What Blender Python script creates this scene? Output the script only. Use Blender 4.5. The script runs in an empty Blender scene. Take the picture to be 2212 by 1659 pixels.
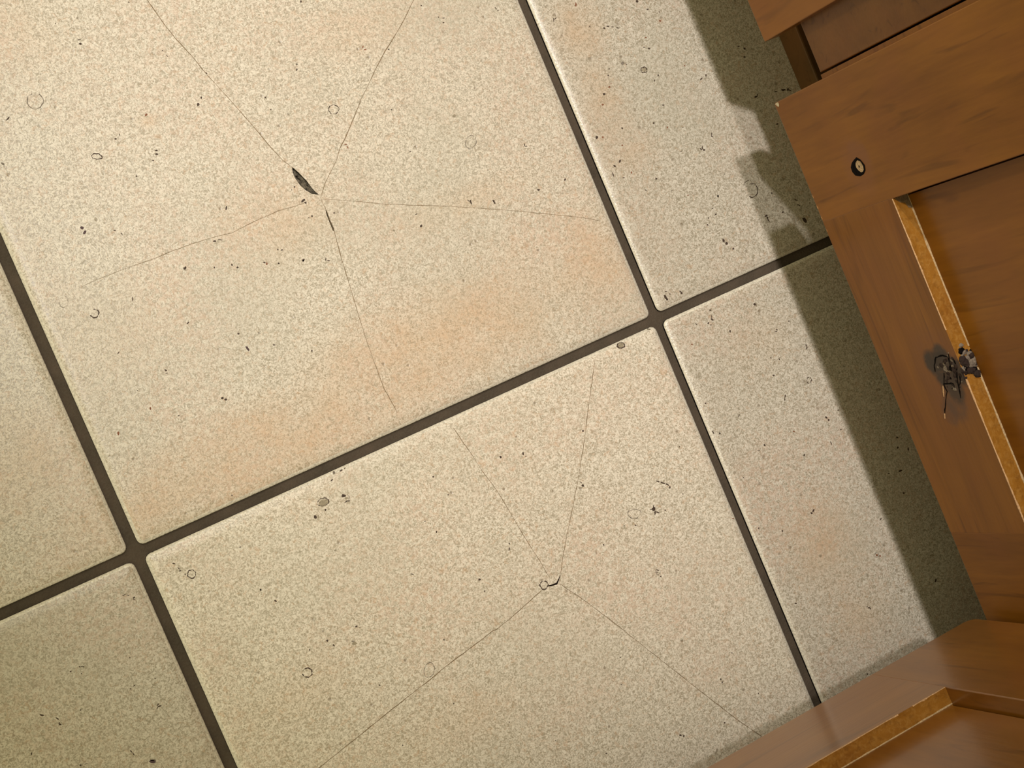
import bpy, bmesh, math, random
from mathutils import Matrix, Vector, noise

random.seed(7)
SC = bpy.context.scene
COL = SC.collection

# ------------------------------------------------------------------ camera
cam_data = bpy.data.cameras.new('camera')
cam = bpy.data.objects.new('camera', cam_data)
COL.objects.link(cam)
cam_data.sensor_width = 36.0
cam_data.lens = 57.17
cam_data.clip_start = 0.02
cam.matrix_world = Matrix((
    (0.86088750, 0.38790526, -0.32924493, 0.0),
    (-0.39147252, 0.91833741, 0.05835810, 0.0),
    (0.32499536, 0.07865058, 0.94243944, 0.82805),
    (0, 0, 0, 1)))
SC.camera = cam

# ------------------------------------------------------------------ world and lights
world = bpy.data.worlds.new('room_light')
SC.world = world
world.use_nodes = True
bg = world.node_tree.nodes['Background']
bg.inputs['Color'].default_value = (1.0, 0.95, 0.60, 1)
bg.inputs['Strength'].default_value = 0.68


def ceiling_spot(loc, aim, watts, radius, cone, blend, colour):
    d = bpy.data.lights.new('ceiling_spot', 'SPOT')
    d.energy = watts
    d.shadow_soft_size = radius
    d.spot_size = math.radians(cone)
    d.spot_blend = blend
    d.color = colour
    o = bpy.data.objects.new('ceiling_spot', d)
    o.location = loc
    o.rotation_euler = (Vector(aim) - Vector(loc)).to_track_quat('-Z', 'Y').to_euler()
    COL.objects.link(o)


# two recessed ceiling spots: the nearer one casts the main cabinet shadow, the farther one the weaker slanting one
ceiling_spot((-0.095, 0.49, 2.65), (0.46, 0.115, 0.0), 146, 0.040, 22.6, 0.9, (0.98, 0.945, 0.98))
ceiling_spot((-0.145, 1.72, 2.65), (0.46, 0.14, 0.0), 134, 0.045, 21.5, 0.9, (0.98, 0.945, 0.96))

vs = SC.view_settings
vs.view_transform = 'Standard'
vs.look = 'None'
vs.gamma = 1.0
vs.use_curve_mapping = False
vs.exposure = 0.0
SC.display_settings.display_device = 'sRGB'

# ------------------------------------------------------------------ measured marks (metres, scaled)
SPECKS=[(1488,1943,54,-18,-19,-44,0),(1490,1965,54,-18,-7,-16,0),(1414,2078,21,-7,-9,-22,0),(1524,2071,21,-7,-9,-22,0),(1799,2065,33,-11,-10,-22,0),(1010,1711,15,-29,-101,-58,0),(899,1511,53,-69,-36,-29,1),(1651,1501,28,-35,-57,-45,2),(1459,1439,43,-16,-14,-33,0),(1485,1452,21,-8,-19,-44,0),(1626,1315,54,-20,-14,-33,0),(1618,1297,54,-20,-14,-33,0),(1589,1272,43,-16,-9,-22,0),(1480,1227,32,-12,-14,-33,0),(1918,1461,29,-36,-58,-46,0),(1948,1489,33,-12,-19,-44,0),(1860,1780,22,-8,-10,-22,0),(1871,1746,32,-60,-16,-9,0),(2489,1485,29,-10,-15,-34,0),(2478,1460,29,-10,-25,-57,0),(2261,1380,34,-12,-15,-34,0),(2262,1310,29,-10,-12,-28,0),(2338,1259,35,-12,-7,-17,0),(2646,1787,35,-12,-25,-57,0),(2024,1598,22,-41,-22,-12,0),(2214,893,34,-13,-15,-34,0),(2229,811,14,-45,-96,-31,0),(2235,796,46,-17,-20,-45,0),(1839,918,30,-18,-53,-81,0),(1126,1082,63,-24,-28,-64,3),(1130,1056,24,-38,-98,-65,3),(1270,1012,42,-16,-12,-27,0),(1295,984,26,-50,-16,-8,0),(1714,781,66,-26,-14,-33,0),(1744,777,90,-55,-10,-15,0),(2239,719,34,-13,-15,-34,0),(2220,718,23,-9,-10,-22,0),(1519,709,28,-37,-57,-44,0),(1747,637,33,-13,-19,-44,0),(1768,614,4,-35,-48,-7,0),(2000,623,34,-13,-12,-28,0),(2019,613,45,-18,-12,-28,0),(1907,587,29,-37,-29,-22,0),(1916,576,34,-13,-24,-55,2),(1975,555,34,-13,-15,-33,0),(2102,523,30,-38,-70,-52,0),(1658,657,22,-9,-14,-33,0),(1213,661,21,-8,-32,-75,0),(1420,446,16,-31,-53,-27,0),(1635,299,38,-16,-14,-33,0),(1734,263,28,-11,-10,-22,0),(1648,211,47,10,26,-127,3),(1782,176,56,-23,-10,-22,0),(1952,72,28,-12,-20,-44,0),(1222,268,34,-46,-28,-21,0),(1427,28,54,-23,-19,-43,0),(1441,15,54,-23,-19,-43,0),(1076,122,26,-11,-28,-64,2),(883,69,41,-18,-27,-63,2),(1190,33,42,-18,-7,-16,0),(1043,439,61,32,8,-15,0),(1053,228,21,-9,-9,-21,0),(1221,253,53,-22,-7,-16,0),(2865,1455,19,-16,-53,-56,2),(2871,1437,60,-21,-15,-34,2),(2994,1395,36,-13,-13,-29,0),(3265,1557,31,-10,-13,-29,0),(3330,1468,25,-8,-11,-23,0),(3355,1454,62,-21,-8,-18,0),(3345,1431,37,-13,-11,-23,0),(3663,1408,20,-59,-20,-7,0),(3671,1394,51,-17,-8,-18,0),(2875,1090,36,-13,-10,-23,0),(3191,942,74,-27,-26,-58,4),(2879,849,36,-13,-10,-23,0),(3504,657,19,-7,-32,-70,0),(3509,647,63,-23,-8,-18,0),(3477,401,63,-24,-19,-41,0),(3646,398,45,-17,-22,-47,0),(3084,476,33,-4,-15,-99,0),(3075,488,48,-59,-16,-12,0),(3208,437,39,12,20,-60,0),(3209,426,40,-1,-3,-50,0),(2771,458,48,-18,-26,-57,0),(2620,490,47,-18,-20,-45,4),(2356,692,46,-18,-12,-28,0),(2771,526,65,9,2,-18,0),(2563,1004,59,-22,-10,-23,2),(2566,987,26,0,-4,-73,2),(3924,548,42,-34,-67,-67,0),(3959,1240,20,-7,-44,-96,0),(3972,1243,10,-17,-76,-38,0),(4121,1277,40,-13,-44,-96,2),(4149,1137,33,-11,-14,-30,0),(2194,884,23,-9,-10,-22,0),(2215,484,23,-9,-30,-67,0),(2226,472,57,-23,-10,-22,0),(2101,521,34,-13,-15,-33,0),(4227,1099,53,-18,-17,-36,0),(4253,1102,67,-23,-11,-24,0),(4305,1075,86,-46,-12,-17,0),(4278,1090,67,-23,-8,-18,0),(4483,1176,54,-18,-34,-73,0),(4526,1113,55,-18,-11,-24,0),(4572,1027,55,-18,-17,-37,2),(4591,1075,27,-9,-11,-24,0),(4412,921,54,-19,-8,-18,0),(4439,903,36,-40,-29,-20,0),(4249,879,80,-28,-33,-72,1),(4268,867,27,-45,-19,-9,0),(4227,845,53,-19,-22,-48,4),(4158,877,27,-9,-17,-36,0),(4137,845,33,-12,-17,-36,0),(4427,744,34,-12,-23,-49,0),(4393,725,27,-10,-23,-49,0),(4607,740,41,-14,-11,-24,2),(4447,968,41,-14,-11,-24,2),(4674,637,14,-23,-80,-38,0),(4710,645,28,-10,-29,-61,0),(4115,783,53,-19,-17,-36,2),(4133,796,27,-9,-11,-24,2),(4069,758,71,10,7,-51,0),(4036,705,53,-19,-17,-36,2),(4385,578,54,-19,-14,-30,0),(4285,504,34,-12,-22,-48,0),(4091,543,46,-17,-17,-36,0),(3959,538,33,-12,-22,-48,2),(4050,454,40,-15,-17,-36,2),(4598,322,21,-8,-34,-73,0),(4595,309,36,-42,-24,-16,0),(4498,267,54,-63,-24,-16,0),(4515,256,44,-36,-40,-39,0),(4510,272,27,-10,-34,-73,0),(4375,298,27,-10,-11,-24,0),(3999,378,32,-26,-58,-57,0),(3958,363,39,-68,-38,-18,0),(3928,324,28,-3,-17,-115,0),(3980,284,66,-25,-11,-24,0),(4037,294,40,-15,-22,-48,2),(4166,209,55,16,13,-37,0),(4371,172,54,-20,-23,-48,4),(4577,84,28,-10,-11,-24,0),(4077,172,33,-58,-19,-9,0),(4226,113,27,-10,-11,-24,0),(4485,-16,41,-16,-17,-36,0),(4309,54,54,-20,-8,-18,2),(4355,453,34,-12,-23,-48,2),(4445,420,27,-10,-11,-24,0),(4959,425,107,-3,-2,-40,0),(4973,432,28,-10,-23,-49,0),(5145,402,100,-35,-24,-50,0),(5175,395,43,-15,-30,-62,0),(5184,386,69,-54,-16,-15,0),(5094,409,86,-30,-12,-25,0),(4979,732,56,-44,-21,-20,0),(5010,707,36,-59,-41,-19,0),(4989,662,57,-20,-17,-37,0),(5007,757,28,-10,-12,-25,0),(5021,232,57,-21,-18,-37,0),(4407,-263,59,6,13,-92,0),(4417,-284,73,7,10,-66,0),(4445,-327,48,-19,-20,-42,0),(4723,-230,91,2,2,-40,0),(4727,-243,42,-16,-17,-37,0),(4725,-254,30,-2,-3,-67,0),(4726,-265,37,-43,-18,-12,0),(4813,-123,35,-13,-14,-31,0),(4833,-249,56,-22,-17,-37,0),(4946,-341,75,13,33,-132,0),(4426,-107,41,-16,-17,-36,0),(4484,-18,41,-16,-23,-49,0),(4421,-69,41,-16,-11,-24,0),(4376,-111,27,-10,-23,-48,0),(4351,-144,41,-16,-17,-36,0),(4943,-215,68,-56,-21,-19,0),(4947,-248,68,-56,-21,-19,0),(3935,-423,56,10,27,-115,0),(3938,-438,40,-16,-22,-47,0),(3949,-394,71,-5,-1,-19,0),(3967,-416,40,-16,-11,-24,0),(4033,-428,26,11,40,-70,0),(4035,-438,53,-21,-17,-36,0),(4160,-593,40,-16,-17,-36,0),(4148,-645,59,-60,-32,-26,0),(4152,-629,20,-8,-39,-84,0),(4046,-632,40,-71,-19,-8,0),(4118,-655,40,-16,-17,-36,0),(4129,-671,40,-16,-8,-18,0),(4435,-667,69,-28,-23,-48,0),(4225,-748,41,-17,-28,-60,0),(3909,-1060,46,-20,-17,-35,0),(3973,-726,40,-16,-11,-24,2),(3760,-540,13,-5,-16,-35,0),(3765,-548,13,-5,-16,-35,0),(3765,-548,78,-32,-5,-12,0),(4597,-839,35,-14,-14,-30,0),(4494,-861,89,-7,-1,-20,0),(4504,-853,36,-44,-18,-11,0),(4640,-1008,30,-3,-4,-80,0),(4638,-1024,22,-19,-51,-47,0),(4372,-1084,55,-23,-14,-30,0),(4389,-1221,29,-22,-45,-51,0),(4378,-1237,27,-12,-28,-60,0),(4582,-1437,56,-49,-36,-33,0),(4590,-1456,42,-18,-23,-48,0),(4071,-1206,15,-15,-64,-50,0),(4354,-1426,55,-48,-20,-18,2),(4639,-1538,42,-18,-12,-24,0),(4547,-1583,23,-1,5,-95,0),(4149,-1424,40,-18,-11,-24,0),(4357,-1575,41,-18,-23,-48,0),(4445,-1014,30,2,8,-53,0),(4399,-986,27,-11,-17,-36,0),(3884,-1228,21,1,14,-105,0),(3919,-1249,40,-17,-17,-35,0),(4102,-1434,71,-19,-3,-13,0),(4673,-1430,42,-18,-12,-24,0),(4818,-1213,42,-18,-9,-18,0),(4964,-1729,57,-25,-18,-37,0),(4941,-1784,43,-19,-24,-49,0),(5003,-1821,36,-16,-36,-74,0),(4899,-1914,108,-4,2,-41,0),(4821,-1897,43,-19,-12,-24,0),(4863,-2040,57,-26,-18,-37,0),(4878,-2448,115,-53,-24,-49,4),(4837,-2590,34,-31,-63,-55,0),(4658,-2113,22,-20,-51,-46,0),(4543,-2290,42,-19,-23,-48,2),(4560,-2304,42,-19,-23,-48,2),(4364,-2541,55,-26,-14,-30,0),(4357,-2529,60,-8,-1,-13,0),(4370,-2550,28,-13,-17,-36,0),(3164,-907,44,-19,-16,-35,0),(2670,-845,19,-60,-44,-11,0),(2795,-881,36,-16,-31,-68,0),(2804,-899,49,-21,-8,-17,0),(2511,-1314,25,-21,-48,-57,0),(2524,-1287,24,-11,-15,-34,0),(3039,-1178,62,-28,-21,-46,0),(3038,-1161,24,-46,-18,-8,0),(2293,-1391,53,-25,-18,-39,0),(2294,-1459,29,-14,-15,-33,0),(3016,-1522,43,-20,-13,-29,0),(3456,-1339,71,-65,-19,-18,0),(3479,-1358,92,-84,-24,-22,0),(3503,-1380,52,-80,-30,-16,0),(3509,-1399,32,-14,-33,-70,0),(3369,-1468,76,-35,-38,-81,0),(3368,-1490,38,-17,-43,-93,0),(3384,-1495,71,-66,-19,-18,0),(3375,-1454,25,-11,-27,-58,0),(3356,-1463,64,-29,-11,-23,0),(3430,-1502,38,-17,-11,-23,0),(3566,-1464,26,-12,-11,-23,0),(3251,-1821,38,-18,-13,-29,0),(3250,-1784,33,-43,-16,-11,0),(3241,-1791,19,-9,-21,-46,0),(3659,-1218,26,-11,-14,-29,0),(4148,-1420,34,-15,-17,-36,0),(3919,-1249,20,-9,-28,-59,0),(3914,-1832,33,-15,-17,-35,0),(4044,-1909,40,-18,-20,-41,0),(3948,-1535,27,-12,-11,-24,0),(3792,-1717,53,-24,-8,-18,2),(3233,-1504,38,-17,-11,-23,0),(3169,-1478,25,-11,-11,-23,0),(1802,-552,49,-4,-4,-60,1),(1842,-557,72,13,5,-24,0),(1865,-554,48,9,4,-18,0),(1777,-583,11,-22,-54,-26,0),(1684,-709,39,-18,-19,-44,0),(1620,-722,66,-30,-29,-65,0),(1636,-727,33,-15,-29,-65,4),(1800,-683,81,-55,-34,-50,0),(1809,-700,67,-30,-19,-44,4),(1812,-717,101,-45,-10,-22,0),(1802,-715,34,-15,-10,-22,0),(2283,-790,47,-21,-13,-28,0),(2180,-1062,29,-13,-20,-44,0),(1207,-701,41,-3,-2,-23,0),(1215,-942,27,-13,-14,-32,0),(1261,-1026,35,-49,-24,-17,0),(1589,-1326,60,-6,-2,-36,0),(1602,-1340,44,-21,-10,-22,4),(1421,-1326,44,-21,-19,-43,0),(1442,-1363,23,4,12,-59,0),(1320,-1329,22,-11,-19,-43,0),(2319,-910,47,-21,-8,-17,0),(1968,-1207,62,-43,-10,-15,0),(1545,-1402,88,-43,-29,-65,4),(1541,-1387,66,-32,-7,-16,0),(1420,-1271,33,-16,-7,-16,0),(1986,-1594,23,-11,-15,-33,0),(1274,-444,21,-10,-9,-21,0),(1646,-922,44,-20,-14,-33,4),(2146,-985,29,-13,-7,-17,0),(872,-636,49,-49,-20,-21,0),(885,-669,30,-63,-15,-7,0),(887,-683,41,-19,-11,-26,0),(902,-710,21,-10,-14,-32,0),(1215,-942,32,-15,-14,-32,0),(591,-676,88,-15,-2,-14,0),(609,-686,41,-19,-7,-16,0),(629,-708,40,20,15,-31,0),(625,-717,41,-19,-7,-16,0),(495,-971,25,-12,-11,-26,0),(215,-907,43,4,2,-23,0),(260,-904,20,-10,-9,-21,0),(277,-912,20,-10,-9,-21,0),(269,-908,59,-29,-4,-10,0),(256,-939,20,-10,-9,-21,0),(564,-1118,25,-12,-11,-26,0),(460,-1105,65,11,3,-17,0),(437,-1111,30,-15,-9,-21,0),(526,-1241,45,32,13,-19,0),(528,-1252,88,-10,-2,-29,0),(516,-1256,36,26,10,-14,0),(10,-1040,61,-46,-18,-28,0),(69,-1087,33,-59,-23,-14,0),(70,-1120,49,-24,-13,-31,0),(68,-1112,19,-10,-17,-41,0),(319,-1391,15,-56,-21,-5,0),(324,-1408,7,-69,-22,-1,0),(393,-1484,110,-57,-22,-52,3),(396,-1478,110,-56,-9,-21,0),(78,-1343,39,-20,-13,-31,0),(102,-1348,63,-13,-2,-11,0),(-104,-1187,19,-10,-22,-51,0),(183,-1099,29,-15,-9,-20,0),(3262,-2718,38,-19,-13,-29,0),(3569,-565,167,-69,-54,-117,4),(4357,802,135,-47,-45,-97,4),(1689,-669,239,-40,-22,-142,4),(2994,-2659,49,-49,-28,-26,0),(3009,-2672,37,-19,-21,-46,0),(3343,-2491,26,-13,-22,-46,0),(3343,-2511,26,-13,-22,-46,0),(3518,-2666,26,-13,-16,-35,0),(3466,-2390,26,-13,-11,-23,0),(3637,-2542,26,-13,-11,-23,0),(3946,-2314,53,-25,-17,-35,0),(4192,-2878,41,-20,-17,-36,0),(4275,-1887,33,-30,-70,-64,0),(4258,-1894,55,-25,-17,-36,0),(2792,-2253,24,-12,-10,-23,0),(2327,-2353,24,-12,-10,-22,0),(2133,-2146,23,-12,-10,-22,0),(2560,-2549,36,-18,-10,-22,0),(1897,-1920,34,-17,-10,-22,0),(1562,-1991,22,-11,-10,-22,0),(1577,-1655,33,-16,-10,-22,0),(2849,-2117,31,-15,-10,-23,0)]
RINGS=[(17,[(11995,17740),(12057,17634),(12079,17513),(12061,17390),(12004,17277),(11913,17185),(11798,17125),(11670,17100),(11543,17115),(11429,17168),(11339,17252),(11283,17361),(11266,17482),(11289,17604),(11351,17715),(11445,17803),(11562,17860),(11690,17879)]),(21,[(13606,13768),(13573,13735),(13520,13717),(13451,13715),(13373,13730),(13295,13760),(13223,13802),(13164,13852),(13125,13905),(13109,13957),(13118,14001),(13150,14034),(13203,14052),(13272,14054),(13350,14040),(13428,14010),(13500,13968),(13559,13918),(13598,13864),(13614,13813),(13606,13768)]),(18,[(26044,11898),(26001,11832),(25936,11782),(25856,11753),(25770,11746),(25685,11764),(25610,11804),(25552,11862),(25517,11932),(25509,12009),(25527,12083),(25571,12149),(25636,12199),(25715,12229),(25802,12235),(25886,12218),(25961,12178),(26019,12120),(26054,12050),(26063,11973),(26044,11898)]),(17,[(32547,7927),(32545,7823),(32505,7713),(32432,7610),(32335,7524),(32223,7466),(32108,7441),(32004,7452),(31921,7497),(31867,7572),(31850,7669),(31870,7778),(31926,7886),(32011,7982),(32117,8055),(32231,8099),(32342,8108),(32438,8080),(32509,8020)]),(14,[(9184,7954),(9211,7877),(9214,7788),(9193,7696),(9150,7609),(9089,7538),(9017,7490),(8941,7469),(8869,7477),(8808,7514),(8765,7576),(8744,7656),(8747,7747),(8773,7839)]),(23,[(10174,6845),(10235,6822),(10284,6780),(10317,6723),(10330,6658),(10321,6592),(10292,6531),(10246,6482),(10187,6449),(10122,6437),(10057,6446),(9999,6476),(9955,6523),(9928,6583),(9922,6649)]),(20,[(17196,-6745),(17172,-6804),(17119,-6853),(17043,-6886),(16952,-6900),(16855,-6894),(16760,-6868),(16678,-6825),(16616,-6769),(16580,-6705),(16575,-6641),(16599,-6581),(16652,-6533),(16727,-6500),(16818,-6485),(16916,-6492),(17010,-6517),(17093,-6561),(17155,-6617),(17191,-6680),(17196,-6745)]),(16,[(32639,-14731),(32512,-14705),(32389,-14652),(32281,-14577),(32201,-14488),(32157,-14395),(32154,-14307),(32191,-14234),(32266,-14183),(32369,-14159),(32491,-14165),(32619,-14201),(32738,-14262),(32837,-14343),(32905,-14435),(32935,-14527)]),(22,[(26341,-15754),(26325,-15824),(26286,-15884),(26229,-15928),(26159,-15951),(26084,-15952),(26011,-15929),(25948,-15886),(25901,-15827),(25875,-15758),(25873,-15685),(25894,-15617),(25937,-15560),(25998,-15521),(26069,-15502),(26145,-15507),(26216,-15534),(26276,-15581),(26319,-15644),(26339,-15714)]),(13,[(18699,-17191),(18613,-17272),(18514,-17328),(18413,-17352),(18319,-17343),(18241,-17302),(18188,-17232),(18164,-17140),(18171,-17036),(18209,-16929),(18274,-16830),(18361,-16749),(18459,-16693),(18560,-16668),(18655,-16677),(18732,-16718),(18786,-16788),(18810,-16880),(18803,-16984),(18765,-17092),(18699,-17191)]),(21,[(12487,-14091),(12556,-14059),(12632,-14052),(12708,-14070),(12774,-14111),(12825,-14172),(12855,-14245),(12861,-14323),(12841,-14398),(12798,-14461),(12737,-14505),(12664,-14527),(12587,-14523),(12515,-14494),(12454,-14443),(12412,-14376),(12393,-14300),(12398,-14223)]),(21,[(47011,-255),(47131,-251),(47240,-286),(47328,-358),(47385,-458),(47405,-576),(47386,-701),(47331,-818),(47244,-917),(47135,-987),(47015,-1020),(46897,-1014),(46792,-969),(46712,-889)]),(16,[(46614,-208),(46667,-149),(46733,-102),(46808,-66),(46890,-45),(46976,-40),(47061,-49)]),(18,[(9520,-7273),(9495,-7333),(9453,-7382),(9398,-7415),(9335,-7429),(9272,-7423),(9212,-7396),(9164,-7353),(9131,-7296),(9116,-7232),(9122,-7167),(9147,-7107),(9189,-7058),(9243,-7025),(9306,-7011),(9370,-7017),(9429,-7044),(9477,-7087),(9511,-7144),(9525,-7208),(9520,-7273)]),(23,[(35899,-5737),(35868,-5776),(35821,-5804),(35761,-5816),(35695,-5812),(35628,-5793),(35568,-5760),(35520,-5716),(35489,-5666),(35478,-5615),(35488,-5567),(35518,-5528),(35565,-5501),(35625,-5489),(35691,-5492),(35758,-5512),(35818,-5545),(35866,-5588),(35898,-5638),(35909,-5690),(35899,-5737)]),(18,[(45865,-12034),(45833,-12084),(45791,-12123),(45743,-12147),(45692,-12155),(45646,-12145),(45607,-12119),(45579,-12078),(45566,-12028),(45569,-11972),(45587,-11917),(45619,-11868),(45661,-11829),(45710,-11804),(45760,-11796),(45807,-11806),(45846,-11833),(45873,-11873),(45886,-11923),(45883,-11979),(45865,-12034)]),(26,[(43759,7955),(43728,7912),(43681,7881),(43623,7864),(43559,7862),(43497,7877),(43442,7907),(43400,7948),(43375,7996),(43370,8047),(43385,8095),(43419,8136),(43468,8165),(43528,8179),(43592,8177),(43653,8160),(43707,8128),(43746,8085),(43767,8036)]),(13,[(45566,-22966),(45541,-23000),(45506,-23024),(45462,-23037),(45415,-23036),(45369,-23022),(45328,-22996),(45298,-22961),(45280,-22920),(45276,-22877),(45287,-22837),(45312,-22803),(45348,-22778),(45391,-22766),(45439,-22767),(45485,-22781),(45525,-22807),(45556,-22842),(45574,-22883),(45577,-22926),(45566,-22966)]),(13,[(15147,6981),(15122,6998),(15104,7023),(15096,7056),(15097,7092),(15109,7128),(15129,7160)]),(13,[(18196,-6842),(18230,-6910),(18239,-6985),(18221,-7058),(18179,-7120),(18117,-7163),(18044,-7183),(17968,-7177),(17898,-7145)]),(13,[(32595,-17966),(32567,-18008),(32529,-18038),(32485,-18055),(32439,-18056),(32396,-18041),(32361,-18013),(32337,-17972),(32327,-17925),(32332,-17877),(32351,-17831),(32383,-17793),(32424,-17768),(32470,-17757),(32515,-17763),(32556,-17783),(32587,-17817)])]
CRACKS={'a':[(18933,20965),(18918,20462),(19064,19804),(19210,19145),(19485,18134),(19898,17021),(20224,15934),(20746,14517),(21319,12840),(21822,11283),(22116,10446),(22462,9901)],'b':[(32734,16402),(32351,15992),(31739,15447),(31195,14989),(30444,14443),(29718,13946),(28755,13162),(27836,12344),(27394,11971),(26902,11485),(26270,10867),(25705,10334),(25202,9938),(24854,9461),(24180,8922),(23771,8549),(23463,8219),(23211,7894)],'c':[(23181,7827),(24029,7479),(25157,6946),(26059,6497),(27455,5887),(29363,5107),(30787,4457),(31990,3917),(33194,3349),(34399,2752),(35616,2148),(36834,1516),(37467,1106)],'d':[(23211,7894),(23207,7581),(23217,7236),(23155,5999),(23081,5528),(22937,4532),(22813,3396),(22631,1886),(22446,245),(22330,-1241),(22274,-2595),(22365,-3377),(22403,-4031)],'e':[(22595,8023),(22218,7957),(20808,8077),(19467,8020),(18110,7897),(17131,8020),(16141,8097),(15013,8129),(13866,8096),(12767,8150),(11660,8160),(10798,8151),(9924,8099)],'f':[(27166,-15650),(27706,-14858),(28216,-14131),(28905,-13208),(29597,-12282),(30137,-11559),(30368,-11248),(30939,-10396),(31458,-9657),(32138,-8569),(32688,-7698),(33398,-6613),(34078,-5595)],'g':[(26573,-15537),(26514,-15153),(26421,-14399),(26249,-13500),(26126,-12625),(25989,-11528),(25859,-10546),(25753,-9956),(25583,-9257),(25431,-8648),(25265,-7630),(25092,-6880),(24971,-6208),(24819,-5605)],'h':[(25941,-15896),(25040,-16153),(24222,-16363),(23500,-16561),(22845,-16681),(22654,-16725),(22537,-16668),(21721,-16842),(20497,-17056),(19438,-17236),(18358,-17481),(16553,-17836),(14466,-18270),(12265,-18728),(11107,-18969),(10102,-19178)],'i':[(26835,-15989),(27032,-16136),(27229,-16476),(27670,-17125),(28173,-17970),(28667,-18842),(29245,-19869),(29980,-21227),(30813,-22724),(31642,-24257),(32572,-25934),(33522,-27604),(34438,-29038)],'j':[(26229,-15841),(26456,-15920),(26811,-15977),(27001,-15819),(27166,-15650)]}
CHIPS=[[(22453,9941),(22652,9570),(22808,9172),(22865,9056),(22978,8585),(23060,8344),(23193,8098),(22853,8265),(22607,8594),(22453,8913),(22358,9340),(22363,9677)],[(23193,7245),(23236,7097),(23209,6609),(23211,6187),(23181,5997),(23115,6093),(23126,6483),(23133,6927)]]
BLOBS=[(0.261,-0.015,0.086,0.029,0.9),(0.16,-0.028,0.086,0.023,0.9),(0.103,-0.031,0.044,0.018,0.8),(0.359,-0.006,0.029,0.029,0.8),(0.241,-0.028,0.068,0.021,0.6),(0.408,0.115,0.016,0.018,0.9),(0.405,0.069,0.013,0.029,0.7),(0.407,0.04,0.018,0.01,0.5),(0.425,-0.21,0.023,0.029,0.7),(0.43,-0.256,0.021,0.018,0.4),(0.206,0.075,0.031,0.023,0.45),(0.165,0.147,0.006,0.004,0.6),(0.29,0.155,0.031,0.016,0.35),(0.304,0.049,0.047,0.01,0.35),(0.043,0.011,0.026,0.031,0.5),(0.058,-0.033,0.031,0.021,0.35),(0.117,-0.15,0.031,0.016,0.25),(0.124,0.212,0.023,0.021,0.35),(0.437,-0.088,0.023,0.018,0.3),(0.314,0.012,0.026,0.016,0.3),(0.19,-0.203,0.036,0.016,0.25),(0.109,0.058,0.039,0.026,0.2)]


# ------------------------------------------------------------------ helpers
def srgb(r, g, b):
    def f(c):
        c /= 255.0
        return c / 12.92 if c <= 0.04045 else ((c + 0.055) / 1.055) ** 2.4
    return (f(r), f(g), f(b), 1.0)


def obj(name, bm, mats, parent=None, loc=None, smooth=False):
    me = bpy.data.meshes.new(name)
    bm.normal_update()
    bm.to_mesh(me)
    bm.free()
    for m in (mats if isinstance(mats, (list, tuple)) else [mats]):
        me.materials.append(m)
    if smooth:
        for p in me.polygons:
            p.use_smooth = True
    o = bpy.data.objects.new(name, me)
    COL.objects.link(o)
    if parent:
        o.parent = parent
    if loc is not None:
        o.location = loc
    return o


def empty(name, loc=(0, 0, 0), parent=None):
    o = bpy.data.objects.new(name, None)
    o.empty_display_size = 0.05
    o.location = loc
    COL.objects.link(o)
    if parent:
        o.parent = parent
    return o


def add_box(bm, x0, x1, y0, y1, z0, z1, bevel=0.0, mat=0, bevel_mat=None, seg=2):
    vs_ = [bm.verts.new((x, y, z)) for x in (x0, x1) for y in (y0, y1) for z in (z0, z1)]
    idx = [(0, 1, 3, 2), (4, 6, 7, 5), (0, 4, 5, 1), (2, 3, 7, 6), (0, 2, 6, 4), (1, 5, 7, 3)]
    fs = [bm.faces.new([vs_[i] for i in f]) for f in idx]
    for f in fs:
        f.material_index = mat
    if bevel:
        es = list({e for f in fs for e in f.edges})
        r = bmesh.ops.bevel(bm, geom=es, offset=bevel, segments=seg, affect='EDGES', profile=0.5)
        for f in r['faces']:
            f.material_index = mat if bevel_mat is None else bevel_mat
    return fs


def prism(bm, pts, z0, z1, mat=0):
    lo = [bm.verts.new((x, y, z0)) for x, y in pts]
    hi = [bm.verts.new((x, y, z1)) for x, y in pts]
    n = len(pts)
    fs = [bm.faces.new(hi), bm.faces.new(lo[::-1])]
    for i in range(n):
        fs.append(bm.faces.new((lo[i], lo[(i + 1) % n], hi[(i + 1) % n], hi[i])))
    for f in fs:
        f.material_index = mat
    bmesh.ops.recalc_face_normals(bm, faces=fs)
    return fs


def ribbon(bm, pts, width, z0, z1, mat=0):
    """a thin solid strip along a polyline; width may be a list"""
    n = len(pts)
    ws = width if isinstance(width, list) else [width] * n
    L, R = [], []
    for i, p in enumerate(pts):
        a = Vector(pts[max(i - 1, 0)])
        b = Vector(pts[min(i + 1, n - 1)])
        t = (b - a)
        t.normalize()
        nn = Vector((-t.y, t.x))
        L.append(Vector(p) + nn * ws[i] / 2)
        R.append(Vector(p) - nn * ws[i] / 2)
    ring = []
    for l, r in zip(L, R):
        ring.append([bm.verts.new((l.x, l.y, z0)), bm.verts.new((r.x, r.y, z0)),
                     bm.verts.new((r.x, r.y, z1)), bm.verts.new((l.x, l.y, z1))])
    for a, b in zip(ring, ring[1:]):
        for k in range(4):
            f = bm.faces.new((a[k], a[(k + 1) % 4], b[(k + 1) % 4], b[k]))
            f.material_index = mat
    for e in (ring[0], ring[-1]):
        bm.faces.new(e).material_index = mat
    bmesh.ops.recalc_face_normals(bm, faces=bm.faces[:])


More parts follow.
